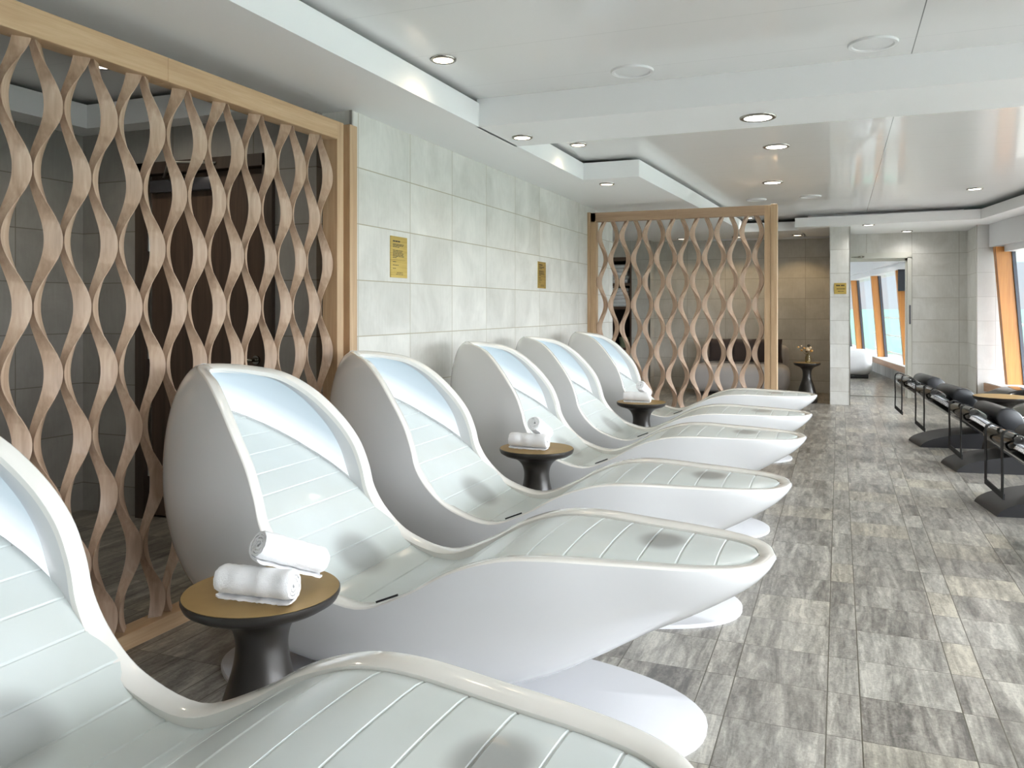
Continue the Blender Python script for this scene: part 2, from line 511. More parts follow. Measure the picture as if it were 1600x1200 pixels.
def slab(name, fn, y0, y1, o0, o1, z0, z1, m, slope, parent=None, lean=False):
    """box running along a window line from y0 to y1, offsets o0..o1 across it"""
    n = sqrt(1+slope*slope)
    v = []
    for z in (z0, z1):
        L = 0.08*(z-0.33) if lean else 0.0
        for (y, o) in ((y0,o0),(y0,o1),(y1,o1),(y1,o0)):
            v.append((fn(y)+(o-L)/n, y+(o-L)*slope/n, z))
    f = [(0,1,2,3),(4,5,6,7),(0,1,5,4),(1,2,6,5),(2,3,7,6),(3,0,4,7)]
    return pymesh(name, v, f, m, parent)

st(slab('wall_right', winx, -4.5, 12.6, -0.02, 0.25, 0, 0.22, M['soffit_white'], 0.165))
sill = st(slab('trim_15', winx, -4.5, 12.42, -0.30, 0.30, 0.22, 0.325, M['sill_wood'], 0.165))
st(slab('trim_16', winx, -4.5, 12.42, -0.285, 0.30, 0.325, 0.335, M['sill_white'], 0.165))
st(slab('trim_17', winx, -4.5, 12.42, -0.235, 0.25, 2.12, S+0.08, M['header_white'], 0.165))   # header
st(slab('trim_18', winx, -4.5, 12.42, -0.17, 0.20, 2.035, 2.12, M['header_white'], 0.165))
ys = [12.12 - 1.75*k for k in range(10)]
wn_ = 1
for k in range(len(ys)-1):
    y1, y0 = ys[k], ys[k+1]
    w = st(slab('window_%d' % wn_, winx, y0, y1, 0.06, 0.07, 0.33, 2.1, M['window_glass'], 0.165, None, True)); wn_ += 1
    fr = slab('window_mullion', winx, y1-0.04, y1+0.05, -0.13, 0.08, 0.33, 2.1, M['teak'], 0.165, w, True)
    gk = slab('window_gasket', winx, y1-0.06, y1+0.07, 0.05, 0.09, 0.33, 2.1, M['gasket'], 0.165, w, True)

# next room
st(slab('wall_right_far', winx2, 13.5, 24.0, -0.02, 0.25, 0, 0.24, M['ribbed_panel'], 0.125))
st(slab('trim_19', winx2, 13.5, 24.0, -0.16, 0.30, 0.24, 0.34, M['sill_wood'], 0.125))
st(slab('trim_20', winx2, 13.5, 24.0, -0.15, 0.30, 0.34, 0.35, M['sill_white'], 0.125))
st(slab('trim_21', winx2, 13.5, 24.0, -0.30, 0.25, 2.06, 2.45, M['header_white'], 0.125))
st(slab('trim_22', winx2, 13.5, 24.0, -0.24, 0.2, 1.96, 2.06, M['header_white'], 0.125))
ys2 = [15.45, 17.9, 20.6, 22.6]
for k in range(len(ys2)):
    y0 = ys2[k]; y1 = ys2[k+1] if k+1 < len(ys2) else 24.0
    w = st(slab('window_%d' % wn_, winx2, y0, y1, 0.06, 0.07, 0.34, 2.0, M['window_glass'], 0.125, None, True)); wn_ += 1
    slab('window_mullion', winx2, y0-0.045, y0+0.045, -0.075, 0.06, 0.34, 2.0, M['teak'], 0.125, w, True)
    slab('window_gasket', winx2, y0-0.07, y0+0.07, 0.05, 0.10, 0.34, 2.0, M['gasket'], 0.125, w, True)
w = st(slab('window_%d' % wn_, winx2, 13.5, 15.45, 0.06, 0.07, 0.34, 2.0, M['window_glass'], 0.125, None, True))

# sea
sea = pymesh('sea', [(-9000,-3000,-13),(26000,-3000,-13),(26000,40000,-13),(-9000,40000,-13)], [(0,1,2,3)], M['sea_water'])
sea['kind'] = 'structure'

# outside deck railing
def railing(name, fn, y0, y1, off, slope, label, gap=2.9):
    r = thing(name, label, 'railing', (fn(y0)+off, y0, 0.0))
    n = sqrt(1+slope*slope)
    def P(y, z): return (fn(y)-fn(y0), y-y0, z)
    tube('top_rail', [P(y0,1.08), P(y1,1.08)], 0.028, M['rail_white'], r)
    tube('middle_rail', [P(y0,0.64), P(y1,0.64)], 0.02, M['rail_white'], r)
    tube('lower_rail', [P(y0,0.22), P(y1,0.22)], 0.02, M['rail_white'], r)
    y = y0+0.35
    while y < y1:
        tube('post', [P(y,-0.15), P(y,1.08)], 0.026, M['rail_white'], r, 8)
        y += gap
    return r
st(slab('trim_23', winx, -4.5, 13.0, 0.3, 2.2, -0.4, -0.15, M['deck_white'], 0.165))
st(slab('trim_24', winx2, 13.0, 25.0, 0.3, 2.0, -0.4, -0.15, M['deck_white'], 0.125))
railing('deck_railing', winx, -3.0, 13.2, 1.05, 0.165, 'white tubular deck railing outside the right-hand window')
railing('deck_railing', winx2, 13.3, 25.0, 1.0, 0.125, 'white tubular deck railing outside the windows seen through the doorway', 5.5)

# ------------------------------------------------------------------ doors
d = st(box('door_1', -4.00, -3.11, 3.93, 3.98, 0.015, 2.13, M['walnut']))
st(d)
boxes('door_frame', [(-4.075,-4.005,3.87,4.0,0,2.205),(-3.105,-3.035,3.87,4.0,0,2.205),(-4.075,-3.035,3.87,4.0,2.135,2.205)], M['walnut_frame'], d)
boxes('door_edge', [(-4.004,-3.996,3.915,3.935,0.02,2.13)], M['steel'], d)
for z in (0.32, 1.05, 1.72):
    lathe('hinge', [(0.011,-0.06),(0.011,0.06)], M['steel'], d, 12, (-4.0,3.91,z))
box('closer_body', -3.97, -3.50, 3.885, 3.93, 2.02, 2.095, M['dark_metal'], d, 0.004)
tube('closer_arm', [(-3.86,3.89,2.11),(-3.66,3.72,2.165),(-3.44,3.87,2.17)], 0.008, M['steel'], d, 8)
hd = tube('door_handle', [(-3.19,3.935,1.0),(-3.19,3.875,1.0),(-3.205,3.868,1.0),(-3.31,3.868,1.0)], 0.011, M['nickel'], d, 10)
lathe('handle_rose', [(0.0,0),(0.026,0),(0.026,0.012),(0,0.012)], M['nickel'], hd, 20).matrix_local = Matrix.Translation((-3.19,3.93,1.0)) @ Matrix.Rotation(pi/2, 4, 'X')

d2 = st(boxes('door_2', [(0.93,0.985,13.27,13.42,0,2.06),(0.137,0.985,13.27,13.42,2.05,2.133)], M['frame_white']))
boxes('door_stop', [(0.905,0.93,13.33,13.40,0,2.05),(0.137,0.93,13.33,13.40,2.01,2.05)], M['frame_white'], d2)
box('threshold', 0.137, 0.985, 13.29, 13.36, 0.0, 0.012, M['steel'], d2)
box('door_pull', 0.952, 0.972, 13.255, 13.272, 1.08, 1.36, M['dark_metal'], d2, 0.004)
tube('closer_arm', [(0.16,13.28,2.075),(0.30,13.25,2.072),(0.345,13.262,2.08)], 0.009, M['nickel'], d2, 8)
lathe('closer_pivot', [(0,0),(0.03,0),(0.03,0.03),(0,0.03)], M['nickel'], d2, 16, (0.30,13.25,2.06))

# ------------------------------------------------------------------ wave-slat wooden screens
def strand_rows(ztop, zbot, zb, side, P, L, D0, D1, N=110):
    """bent strip with a narrow front edge widening to the back; its back wave is shallower than the front one"""
    c0 = 0.25*P
    A = c0-0.0035
    rows = []
    for i in range(N+1):
        z = zbot+(ztop-zbot)*i/N
        w_ = cos(2*pi*(z-zb)/L)
        cf = side*(c0+A*w_)
        cb = side*(c0+(A-0.025)*w_)
        rows.append([(cf-0.0016, D0, z), (cb-0.025, D1-0.004, z), (cb-0.021, D1, z), (cb+0.021, D1, z), (cb+0.025, D1-0.004, z), (cf+0.0016, D0, z)])
    return rows

def make_screen(name, label, n, P, ztop, zbot, zb, axis, origin, L=0.495):
    """axis 'y': runs along +y with face at +x; axis 'x': runs along +x with face at -y. origin = start of the opening"""
    root = thing(name, label, 'screen', (origin[0], origin[1], 0))
    D0, D1 = 0.025, 0.060        # strand depth behind the face
    W = n*P
    def tr(a, d, z):
        return (-d, a, z) if axis == 'y' else (a, d, z)
    def bx(nm, a0, a1, d0, d1, z0, z1, m, bev=0.002):
        p, q = tr(a0, d0, z0), tr(a1, d1, z1)
        return box(nm, min(p[0],q[0]), max(p[0],q[0]), min(p[1],q[1]), max(p[1],q[1]), z0, z1, m, root, bev, 1)
    rail = M['oak_frame'] if axis == 'y' else M['oak_frame_cross']
    cut = 0.54 if axis == 'y' else 0.5
    bx('top_rail', -0.06, W*cut, 0, 0.085, ztop-0.02, ztop+0.078, rail)
    bx('top_rail', W*cut+0.001, W+0.06, 0.0006, 0.085, ztop-0.02, ztop+0.078, rail)
    bx('bottom_rail', -0.06, W+0.06, 0, 0.085, 0.0, zbot+0.012, rail)
    for s in (-1, 1):
        a = -0.062 if s < 0 else W+0.002
        bx('stile', a, a+0.06, 0, 0.095, 0.001, ztop+0.078, M['oak_post'])
        if axis == 'y':
            g = a-0.055 if s < 0 else a+0.06
            bx('groove_strip', g, g+0.055, 0.04, 0.12, 0.001, ztop+0.07, M['oak_post'])
            j = g-0.075 if s < 0 else g+0.055
            bx('jamb_post', j, j+0.075, -0.005, 0.13, 0.001, ztop+0.085, M['oak_post'])
        elif s < 0:
            bx('jamb_post', a-0.033, a-0.002, -0.004, 0.13, 0.001, ztop+0.085, M['oak_post'])
        else:
            bx('jamb_post', a+0.062, a+0.122, -0.006, 0.13, 0.001, ztop+0.088, M['oak_post'])
    for k in range(n):
        for side in (-1, 1):
            rows = strand_rows(ztop-0.01, zbot, zb, side, P, L, D0, D1)
            c = (k+0.5)*P
            v = [tr(c+a, d, z) for row in rows for a, d, z in row]
            f = []
            m_ = len(rows)
            for i in range(m_-1):
                for q in range(6):
                    q2 = (q+1) % 6
                    f.append((i*6+q, i*6+q2, (i+1)*6+q2, (i+1)*6+q))
            f.append(tuple(range(6))[::-1]); f.append(tuple((m_-1)*6+q for q in range(6)))
            pymesh('wave_slat', v, f, M['oak_strand'], root, 40)
    return root

make_screen('wooden_screen', 'large oak wave-slat screen beside the nearest loungers, in front of the dark wood door',
            11, 0.2368, 2.238, 0.05, 2.012, 'y', (-2.515, 3.755-11*0.2368), 0.47)
make_screen('wooden_screen', 'farther oak wave-slat screen standing across the room before the grey sofa',
            7, 0.2504, 2.268, 0.05, 2.087, 'x', (-2.453, 8.6))

# ------------------------------------------------------------------ white relaxation loungers
RIM = [(-2.35,0.0,1.085),(-2.31,0.075,1.083),(-2.225,0.155,1.070),(-2.125,0.225,1.042),(-2.02,0.285,0.972),(-1.92,0.330,0.868),(-1.845,0.351,0.765),
       (-1.803,0.358,0.665),(-1.775,0.359,0.57),(-1.71,0.357,0.48),(-1.60,0.354,0.40),(-1.42,0.352,0.358),(-1.25,0.352,0.42),(-1.10,0.352,0.505),(-0.95,0.345,0.557),
       (-0.80,0.328,0.573),(-0.60,0.288,0.571),(-0.42,0.250,0.568),(-0.28,0.195,0.566),(-0.203,0.114,0.565),(-0.174,0.0,0.565)]
KEEL = [(-2.36,1.075),(-2.39,1.035),(-2.415,0.95),(-2.432,0.84),(-2.435,0.70),(-2.42,0.55),(-2.375,0.395),(-2.295,0.27),(-2.185,0.17),(-2.05,0.10),(-1.82,0.05),
        (-1.52,0.022),(-1.22,0.022),(-1.03,0.05),(-0.86,0.112),(-0.70,0.20),(-0.53,0.302),(-0.38,0.385),(-0.255,0.465),(-0.195,0.52),(-0.174,0.552)]
SUB = 5
TS = [i/SUB for i in range((len(RIM)-1)*SUB+1)]
RC = catmull(RIM, TS); KC = catmull(KEEL, TS)
NR = len(RC)
def rim_frames():
    """inner edge of the flat rim band for each sample"""
    inner, lip = [], []
    cen = [Vector((p[0], 0, p[2])) for p in RC]
    for i, p in enumerate(RC):
        R = Vector(p)
        if i == 0: T_ = Vector((0,1,0))
        elif i == NR-1: T_ = Vector((0,1,0))
        else: T_ = (Vector(RC[i+1])-Vector(RC[i-1])).normalized()
        j = min(max(i, int(0.17*NR)), int(0.90*NR))
        Mv = cen[j]
        d = Mv-R
        d = d-T_*d.dot(T_)
        d.normalize()
        t_ = TS[i]
        bw = 0.05 if t_ < 7.5 else (0.05+0.018*(t_-7.5)/2.0 if t_ < 9.5 else (0.068 if t_ < 16.5 else max(0.048, 0.068-0.02*(t_-16.5)/2.5)))
        I = R+d*bw
        tilt_ = 0.005
        if i in (0, NR-1): I.y = 0
        N = T_.cross(d)
        # normal pointing into the shell
        K = Vector((KC[i][0], 0, KC[i][1]))
        if N.dot(K-R) < 0: N = -N
        if i in (0, NR-1): N = (K-R-d*(K-R).dot(d)); N.normalize()
        I = I+N*tilt_
        inner.append(I)
        lip.append(N)
    return inner, lip
INN, LIP = rim_frames()

def bulge(i):
    t = TS[i]
    if t < 7: return 0.12
    if t < 10: return 0.12 - 0.08*(t-7)/3
    return 0.04

def hull_pt(i, ph, C, K, w, k):
    e = 1-cos(ph)
    return Vector((K.x+(C.x-K.x)*e, w*(sin(ph)+k*sin(2*ph)), K.z+(C.z-K.z)*e))

NP = 14
def make_shell(parent):
    v, f, rv, rf = [], [], [], []
    def add(p): v.append((p.x+XO, p.y, p.z)); return len(v)-1
    def radd(p): rv.append((p.x+XO, p.y, p.z)); return len(rv)-1
    rings, rrings = [], []
    for i in range(NR):
        R = Vector(RC[i]); I = INN[i]; N = LIP[i]
        C = Vector((R.x,0,R.z)); K = Vector((KC[i][0],0,KC[i][1]))
        w = R.y
        row = []
        # left (-) half mirrored: full ring from inner lip(-) over rim(-), hull, rim(+), lip(+)
        half = [hull_pt(i, pi/2*q/NP, C, K, w, bulge(i)) for q in range(NP+1)]      # keel .. rim outer
        e = 0.007
        d = (I-R)
        dl = d.length; dn = d/dl if dl > 1e-6 else Vector((0,0,0))
        # rounded outer edge: pull the last hull vertex slightly down, add arris points
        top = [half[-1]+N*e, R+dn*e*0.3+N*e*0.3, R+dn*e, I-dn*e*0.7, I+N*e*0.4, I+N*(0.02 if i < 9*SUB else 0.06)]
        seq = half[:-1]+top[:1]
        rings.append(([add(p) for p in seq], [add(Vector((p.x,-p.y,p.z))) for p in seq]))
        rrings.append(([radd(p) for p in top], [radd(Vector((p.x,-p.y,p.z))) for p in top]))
    def skin(rg, f):
        m_ = len(rg[0][0])
        for i in range(NR-1):
            for s in (0,1):
                a, b_ = rg[i][s], rg[i+1][s]
                for q in range(m_-1):
                    f.append((a[q], b_[q], b_[q+1], a[q+1]) if s == 0 else (a[q], a[q+1], b_[q+1], b_[q]))
    skin(rings, f); skin(rrings, rf)
    sh_ = pymesh('shell', v, f, M['gelcoat'], parent, 42)
    rm_ = pymesh('rim', rv, rf, M['gelcoat_rim_lit'], parent, 50)
    rm_['label'] = 'rim of the shell gelcoat, coloured lighter for the light on it'
    return sh_

BEDP = [(-2.32,0.872),(-2.19,0.795),(-2.06,0.718),(-1.93,0.642),(-1.80,0.556),(-1.69,0.462),(-1.59,0.385),(-1.50,0.344),(-1.41,0.330),(-1.32,0.348),(-1.22,0.405),
        (-1.10,0.487),(-0.98,0.538),(-0.86,0.559),(-0.70,0.562),(-0.50,0.558),(-0.34,0.555),(-0.226,0.553)]
BFINE = catmull(BEDP, [i/20.0 for i in range((len(BEDP)-1)*20+1)])
def bed_z(x):
    for a, b_ in zip(BFINE[:-1], BFINE[1:]):
        if a[0] <= x <= b_[0]:
            return a[1]+(b_[1]-a[1])*(x-a[0])/(b_[0]-a[0]+1e-9)
    if x < BFINE[0][0]: return BFINE[0][1]+(BFINE[0][0]-x)*0.59
    return BFINE[-1][1]

NIN = 10*SUB+3
def inner_frame(i):
    I = INN[i]+LIP[i]*0.012
    K = Vector((KC[i][0],0,KC[i][1])); C = Vector((I.x,0,I.z))
    dK = (C-K); L = dK.length
    Ki = K+dK*(0.055/L if L > 0.11 else 0.5)
    return C, Ki, abs(I.y)
def inner_pt(i, ph, inset=0.0):
    C, Ki, w = inner_frame(i)
    dK = C-Ki
    if dK.length > 1e-6: Ki = Ki+dK.normalized()*inset
    return hull_pt(i, ph, C, Ki, max(w-inset, 0.0), bulge(i)*0.9)

def make_liner(parent):
    v, f = [], []
    nph = 24
    for i in range(NIN):
        for q in range(-nph, nph+1):
            p = inner_pt(i, pi/2*abs(q)/nph)
            v.append((p.x+XO, p.y if q >= 0 else -p.y, p.z))
    W = 2*nph+1
    for i in range(NIN-1):
        for q in range(W-1):
            f.append((i*W+q, i*W+q+1, (i+1)*W+q+1, (i+1)*W+q))
    return pymesh('hood_lining', v, f, M['gelcoat'], parent, 60)

# interior half width at bed level
SAMP = []
for i in range(NIN):
    for q in range(0, 61):
        SAMP.append(inner_pt(i, pi/2*q/60))
def inner_halfwidth(x, z):
    best = None
    for p in SAMP:
        if abs(p.x-x) < 0.03 and abs(p.z-z) < 0.03:
            best = max(best or 0, p.y)
    return best

def rim_in_w(x):
    best = None
    for a, b_ in zip(INN[9*SUB:-1], INN[9*SUB+1:]):
        lo, hi = sorted((a.x, b_.x))
        if lo <= x <= hi:
            t = (x-a.x)/(b_.x-a.x+1e-12)
            best = a.y+(b_.y-a.y)*t
    return best

def make_bed(parent):
    # arc length param
    pts = BFINE
    L = [0.0]
    for a, b_ in zip(pts[:-1], pts[1:]): L.append(L[-1]+math.hypot(b_[0]-a[0], b_[1]-a[1]))
    tot = L[-1]
    def at(s):
        s = min(max(s, 0), tot)
        lo, hi = 0, len(L)-1
        while hi-lo > 1:
            mid = (lo+hi)//2
            if L[mid] <= s: lo = mid
            else: hi = mid
        t = (s-L[lo])/(L[hi]-L[lo]+1e-12)
        a, b_ = pts[lo], pts[hi]
        return (a[0]+(b_[0]-a[0])*t, a[1]+(b_[1]-a[1])*t)
    pitch, gw, gd = 0.108, 0.0045, 0.003
    stations = []
    s = tot
    k = 0
    # grooves measured from the foot end
    marks = []
    while s > 0:
        marks.append(s); s -= pitch
    marks = [m_ for m_ in marks[1:]][::-1]
    seq = [(0.0, 0)]
    prev = 0.0
    for m_ in marks+[tot]:
        seg = 6
        end = m_-gw if m_ < tot else tot
        st_ = prev
        for q in range(1, seg+1):
            u = q/seg
            seq.append((st_+(end-st_)*u, 0))
        if m_ < tot:
            seq.append((m_-gw*0.35, 1)); seq.append((m_+gw*0.35, 1)); seq.append((m_+gw, 0))
            prev = m_+gw
    # finer stations at the rounded foot end
    extra = [tot-x for x in (0.004,0.01,0.02,0.032,0.046,0.06,0.075)]
    seq = sorted(set(seq) | set((e, 0) for e in extra))
    NV = 16
    W76 = (inner_halfwidth(-1.765, bed_z(-1.765)) or 0.31)+0.012
    v, f = [], []
    xe = BEDP[-1][0]
    rows = 0
    for s, g in seq:
        x, z = at(s)
        x2, z2 = at(s+0.004); x1, z1 = at(s-0.004)
        tx, tz = x2-x1, z2-z1; ln = math.hypot(tx, tz)+1e-9
        nx, nz = -tz/ln, tx/ln
        if x < -1.76: w = (inner_halfwidth(x, z) or 0.16)+0.012
        elif x < -1.70: w = W76+(0.330-W76)*(x+1.76)/0.06
        elif x < -1.25: w = 0.330
        elif x < -1.12: w = 0.330+((rim_in_w(-1.12) or 0.305)-0.001-0.330)*(x+1.25)/0.13
        else: w = (rim_in_w(x) or 0.02)-0.001
        w = min(w, 0.338)
        w = max(w, 0.006)
        crown = 0.010 if x > -1.15 else (0.010*max(0, (x+1.35)/0.2) if x > -1.35 else 0.0)
        for q in range(NV+1):
            t = -1+2*q/NV
            dz = crown*(1-t*t)
            edge = 0.004 if q in (0, NV) else 0.0
            h = dz-(gd if g else 0)-edge
            v.append((x+nx*h+XO, w*t, z+nz*h))
        v.append((x-nx*0.02+XO, w, z-nz*0.02)); v.append((x-nx*0.02+XO, -w, z-nz*0.02))
        rows += 1
    W = NV+3
    for i in range(rows-1):
        for q in range(W):
            q2 = (q+1) % W
            f.append((i*W+q, i*W+q2, (i+1)*W+q2, (i+1)*W+q))
    f.append(tuple(range(W))[::-1]); f.append(tuple((rows-1)*W+q for q in range(W)))
    return pymesh('bed_panel', v, f, M['frosted_bed'], parent, 28)

def make_light(parent):
    v, f = [], []
    i0, i1 = 3, 7*SUB+4
    nt = 26
    rows = 0
    for i in range(i0, i1+1):
        fr_ = (i-i0)/(i1-i0)
        # lower limit: where the lining meets the bed
        ph0 = 0.0
        for q in range(0, 400):
            ph = pi/2*q/400
            p = inner_pt(i, ph, 0.011)
            if p.z > bed_z(p.x)+0.012:
                ph0 = ph; break
        else:
            ph0 = pi/2
        ph1 = pi/2*(0.965-0.055*fr_**3)
        if fr_ > 0.68:
            q_ = (fr_-0.68)/0.32
            ph1 = ph0+(ph1-ph0)*sqrt(max(0.0, 1-q_**2.4))
        if ph0 > ph1: ph0 = ph1
        for q in range(nt+1):
            p = inner_pt(i, ph0+(ph1-ph0)*q/nt, 0.011)
            v.append((p.x+XO, p.y, p.z)); 
        rows += 1
    n0 = len(v)
    v += [(a, -b_, c_) for a, b_, c_ in v]
    W = nt+1
    for i in range(rows-1):
        for q in range(nt):
            a = (i*W+q, i*W+q+1, (i+1)*W+q+1, (i+1)*W+q)
            f.append(a); f.append(tuple(n0+k for k in a[::-1]))
    o = pymesh('light_panel', v, f, M['light_panel'], parent, 60)
    return o

def make_base(parent):
    n = 64
    prof = [(0.0,0.0),(1.0,0.0),(1.0,0.010),(0.992,0.014),(0.0,0.016)]
    v, f = [], []
    a_, b_ = 0.884, 0.40
    for sc, z in ((1.0,0.0),(1.0,0.010),(0.993,0.0145),(0.6,0.016),(0.02,0.0165)):
        for k in range(n):
            t = 2*pi*k/n
            c_, s_ = cos(t), sin(t)
            ex = 2/2.25
            x = a_*sc*math.copysign(abs(c_)**ex, c_); y = b_*sc*math.copysign(abs(s_)**ex, s_)
            v.append((x, y-0.03, z))
    for i in range(4):
        for k in range(n):
            k2 = (k+1) % n
            f.append((i*n+k, i*n+k2, (i+1)*n+k2, (i+1)*n+k))
    f.append(tuple(range(n))[::-1]); f.append(tuple(4*n+k for k in range(n)))
    return pymesh('base_plate', v, f, M['base_white'], parent, 40)

def make_foot(parent):
    """pedestal flaring from the keel down to the base plate"""
    return lathe('pedestal', [(0.40,0.015),(0.36,0.024),(0.33,0.045),(0.31,0.075)], M['gelcoat'], parent, 48, (-0.16,0,0), 60, 1.0, 0.46)

def make_lounger(label, Y, dx=0, dz=0):
    r = thing('relaxation_lounger', label, 'lounger', (-XO+dx, Y, dz), 0, 'white hooded relaxation loungers in a row')
    make_shell(r); make_liner(r); make_bed(r); make_light(r); make_base(r); make_foot(r)
    c = box('control_strip', -1.345+XO, -1.262+XO, -0.3548, -0.3495, -0.003, 0.003, M['black_strip'], r)
    # lay the strip along the sloping rim
    c.matrix_local = Matrix.Translation((-1.305+XO, 0, 0.401)) @ Matrix.Rotation(-0.40, 4, 'Y') @ Matrix.Translation((1.305-XO, 0, 0))
    return r

L_SPEC = [
 (1.20, 0.0, 0.0, 'white egg-hooded relaxation lounger nearest the camera, its hood cut by the left edge'),
 (2.57, 0.0, 0.0, 'white egg-hooded relaxation lounger just behind the nearest bronze table, second in the row'),
 (3.66, -0.01, 0.0, 'white egg-hooded relaxation lounger third in the row, before the large screen end post'),
 (5.04, 0.0, 0.0, 'white egg-hooded relaxation lounger fourth in the row, just behind the second towel table'),
 (6.14, 0.0, 0.0, 'white egg-hooded relaxation lounger fifth in the row, just in front of the farthest towel table'),
 (7.52, 0.0, 0.0, 'white egg-hooded relaxation lounger farthest in the row, before the smaller wooden screen'),
]
first = make_lounger(L_SPEC[0][3], L_SPEC[0][0])
for Y, dx, dz, lab in L_SPEC[1:]:
    c = copy_tree(first)
    c.location = (-XO+dx, Y, dz); c['label'] = lab

# ------------------------------------------------------------------ bronze pedestal tables
def make_table(label, loc, R=0.212, H=0.515, rb=0.155, rw=0.072):
    t = thing('side_table', label, 'table', (loc[0], loc[1], 0), 0, 'bronze pedestal side tables')
    k = R
    lathe('tabletop', [(0.0,H-0.048),(k*0.62,H-0.047),(k*0.86,H-0.040),(k*0.97,H-0.026),(k,H-0.012),(k,H-0.003),(k-0.003,H-0.0005)], M['bronze_dark'], t, 64, angle=40)
    lathe('table_surface', [(0.0,H-0.001),(k-0.0032,H-0.001),(k-0.0032,H+0.0004),(0.0,H+0.0004)], M['bronze_top'], t, 64)
    prof = [(0.0,0.0),(rb*0.92,0.0),(rb,0.012),(rb*1.01,0.05),(rb*0.95,0.10),(rb*0.82,0.16),(rb*0.66,0.23),(rw*1.12,0.30),(rw,0.35),(rw*1.02,0.39),(rw*1.2,0.425),(k*0.55,0.453),(k*0.74,0.468),(k*0.80,H-0.044),(0.0,H-0.043)]
    sc = (H-0.043)/0.472
    prof = [(r_, z*sc if z < 0.469 else H-0.043) for r_, z in prof]
    pts = catmull(prof[1:-1], [i/6 for i in range((len(prof)-3)*6+1)])
    lathe('pedestal', [(0,0)]+pts+[(0,H-0.043)], M['bronze_dark'], t, 56, angle=50)
    return t
make_table('round bronze-topped side table nearest the camera, holding two big rolled towels', (-1.50,1.87), 0.215)
make_table('round bronze-topped side table between the third and fourth loungers, holding rolled towels', (-1.59,4.36), 0.210)
make_table('round bronze-topped side table between the fifth and sixth loungers, holding rolled towels', (-1.555,6.85), 0.208)
make_table('dark round pedestal table by the alcove pillar, carrying a small flower vase', (-0.415,12.12), 0.18, 0.555, 0.137, 0.058)
make_table('round bronze-topped pedestal table among the black recliners near the window', (1.335,8.33), 0.225, 0.53)

# ------------------------------------------------------------------ rolled towels
def towel_mesh(name, r=0.046, L=0.215, seed=0, flap=0.03):
    rnd = random.Random(seed)
    turns = 3.6
    n = int(turns*30)
    th = 0.0078
    r0 = 0.005
    pitch = (r-th/2-r0)/turns
    inner, outer = [], []
    a_end = -pi/2+0.15
    for i in range(n+1):
        t = i/n
        a = a_end-turns*2*pi*(1-t)
        rr = r0+pitch*turns*t
        inner.append((cos(a)*(rr-th/2), sin(a)*(rr-th/2)))
        outer.append((cos(a)*(rr+th/2), sin(a)*(rr+th/2)))
    # loose flap leaving at the bottom
    if flap > 0:
        for q in range(1, 6):
            u = q/5
            x = sin(0.15)*r+flap*u
            inner.append((x, -r+th*0.9-0.001*u)); outer.append((x, -r-0.0+0.0005))
    m_ = len(inner)
    NL = 28
    v, f = [], []
    for j in range(NL+1):
        t = j/NL
        y = -L/2+L*t
        edge = min(t, 1-t)*L
        sh = 1.0-0.10*max(0, 1-edge/0.014)**2
        wob = 0.0012*sin(9*t*2+seed)+0.0008*sin(23*t+seed*2)
        for i in range(m_):
            for (px, pz) in (inner[i], outer[i]):
                tuck = 0.006*(sin(i*0.21+seed))*(1 if j in (0, NL) else 0)*(0.5)
                v.append((px*sh+wob, y+tuck*(1 if j == NL else -1)*0.6, pz*sh+wob*0.5))
    W = m_*2
    for j in range(NL):
        for i in range(m_-1):
            a, b_ = j*W+2*i, (j+1)*W+2*i
            f.append((a, a+2, b_+2, b_))               # inner
            f.append((a+1, b_+1, b_+3, a+3))           # outer
        f.append((j*W, (j+1)*W, (j+1)*W+1, j*W+1))
        e = 2*(m_-1)
        f.append((j*W+e, j*W+e+1, (j+1)*W+e+1, (j+1)*W+e))
    for j in (0, NL):
        for i in range(m_-1):
            a = j*W+2*i
            f.append((a, a+1, a+3, a+2))
    me = bpy.data.meshes.new(name)
    me.from_pydata(v, [], f); me.update()
    bm = bmesh.new(); bm.from_mesh(me)
    bmesh.ops.recalc_face_normals(bm, faces=bm.faces)
    for vert in bm.verts:
        k = 0.0011
        vert.co += Vector((rnd.uniform(-k,k), rnd.uniform(-k,k), rnd.uniform(-k,k)))
    bm.to_mesh(me); bm.free()
    return me
def towel(label, loc, rz, tilt=0.0, seed=0, flap=0.03, r=0.046, L=0.215):
    me = towel_mesh('rolled_towel', r, L, seed, flap)
    o = link_mesh('rolled_towel', me, M['terry'], None, 50)
    o.matrix_world = Matrix.Translation(loc) @ Matrix.Rotation(rz, 4, 'Z') @ Matrix.Rotation(tilt, 4, 'X')
    tag(o, label, 'towel', 'rolled white towels on the side tables')
    return o
def towel_pair(cx, cy, H, names, a1, a2, seed):
    r = 0.046
    towel(names[0], (cx-0.005, cy-0.05, H+r+0.001), a1-pi/2, 0.0, seed, 0.018, r, 0.225)
    towel(names[1], (cx+0.035, cy+0.045, H+r+0.058), a2, -0.42, seed+1, 0.02, r*0.97, 0.22)
towel_pair(-1.455, 1.85, 0.515, ('rolled white towel lying flat in front on the nearest bronze table', 'rolled white towel propped across the front one on the nearest bronze table'), 0.10, -0.38, 3)
towel_pair(-1.615, 4.36, 0.515, ('rolled white towel lying flat in front on the middle towel table', 'rolled white towel propped on top of the other on the middle towel table'), 0.0, -0.05, 11)
towel_pair(-1.575, 6.85, 0.515, ('rolled white towel lying flat in front on the farthest towel table', 'rolled white towel propped on top of the other on the farthest towel table'), 0.0, -0.1, 23)

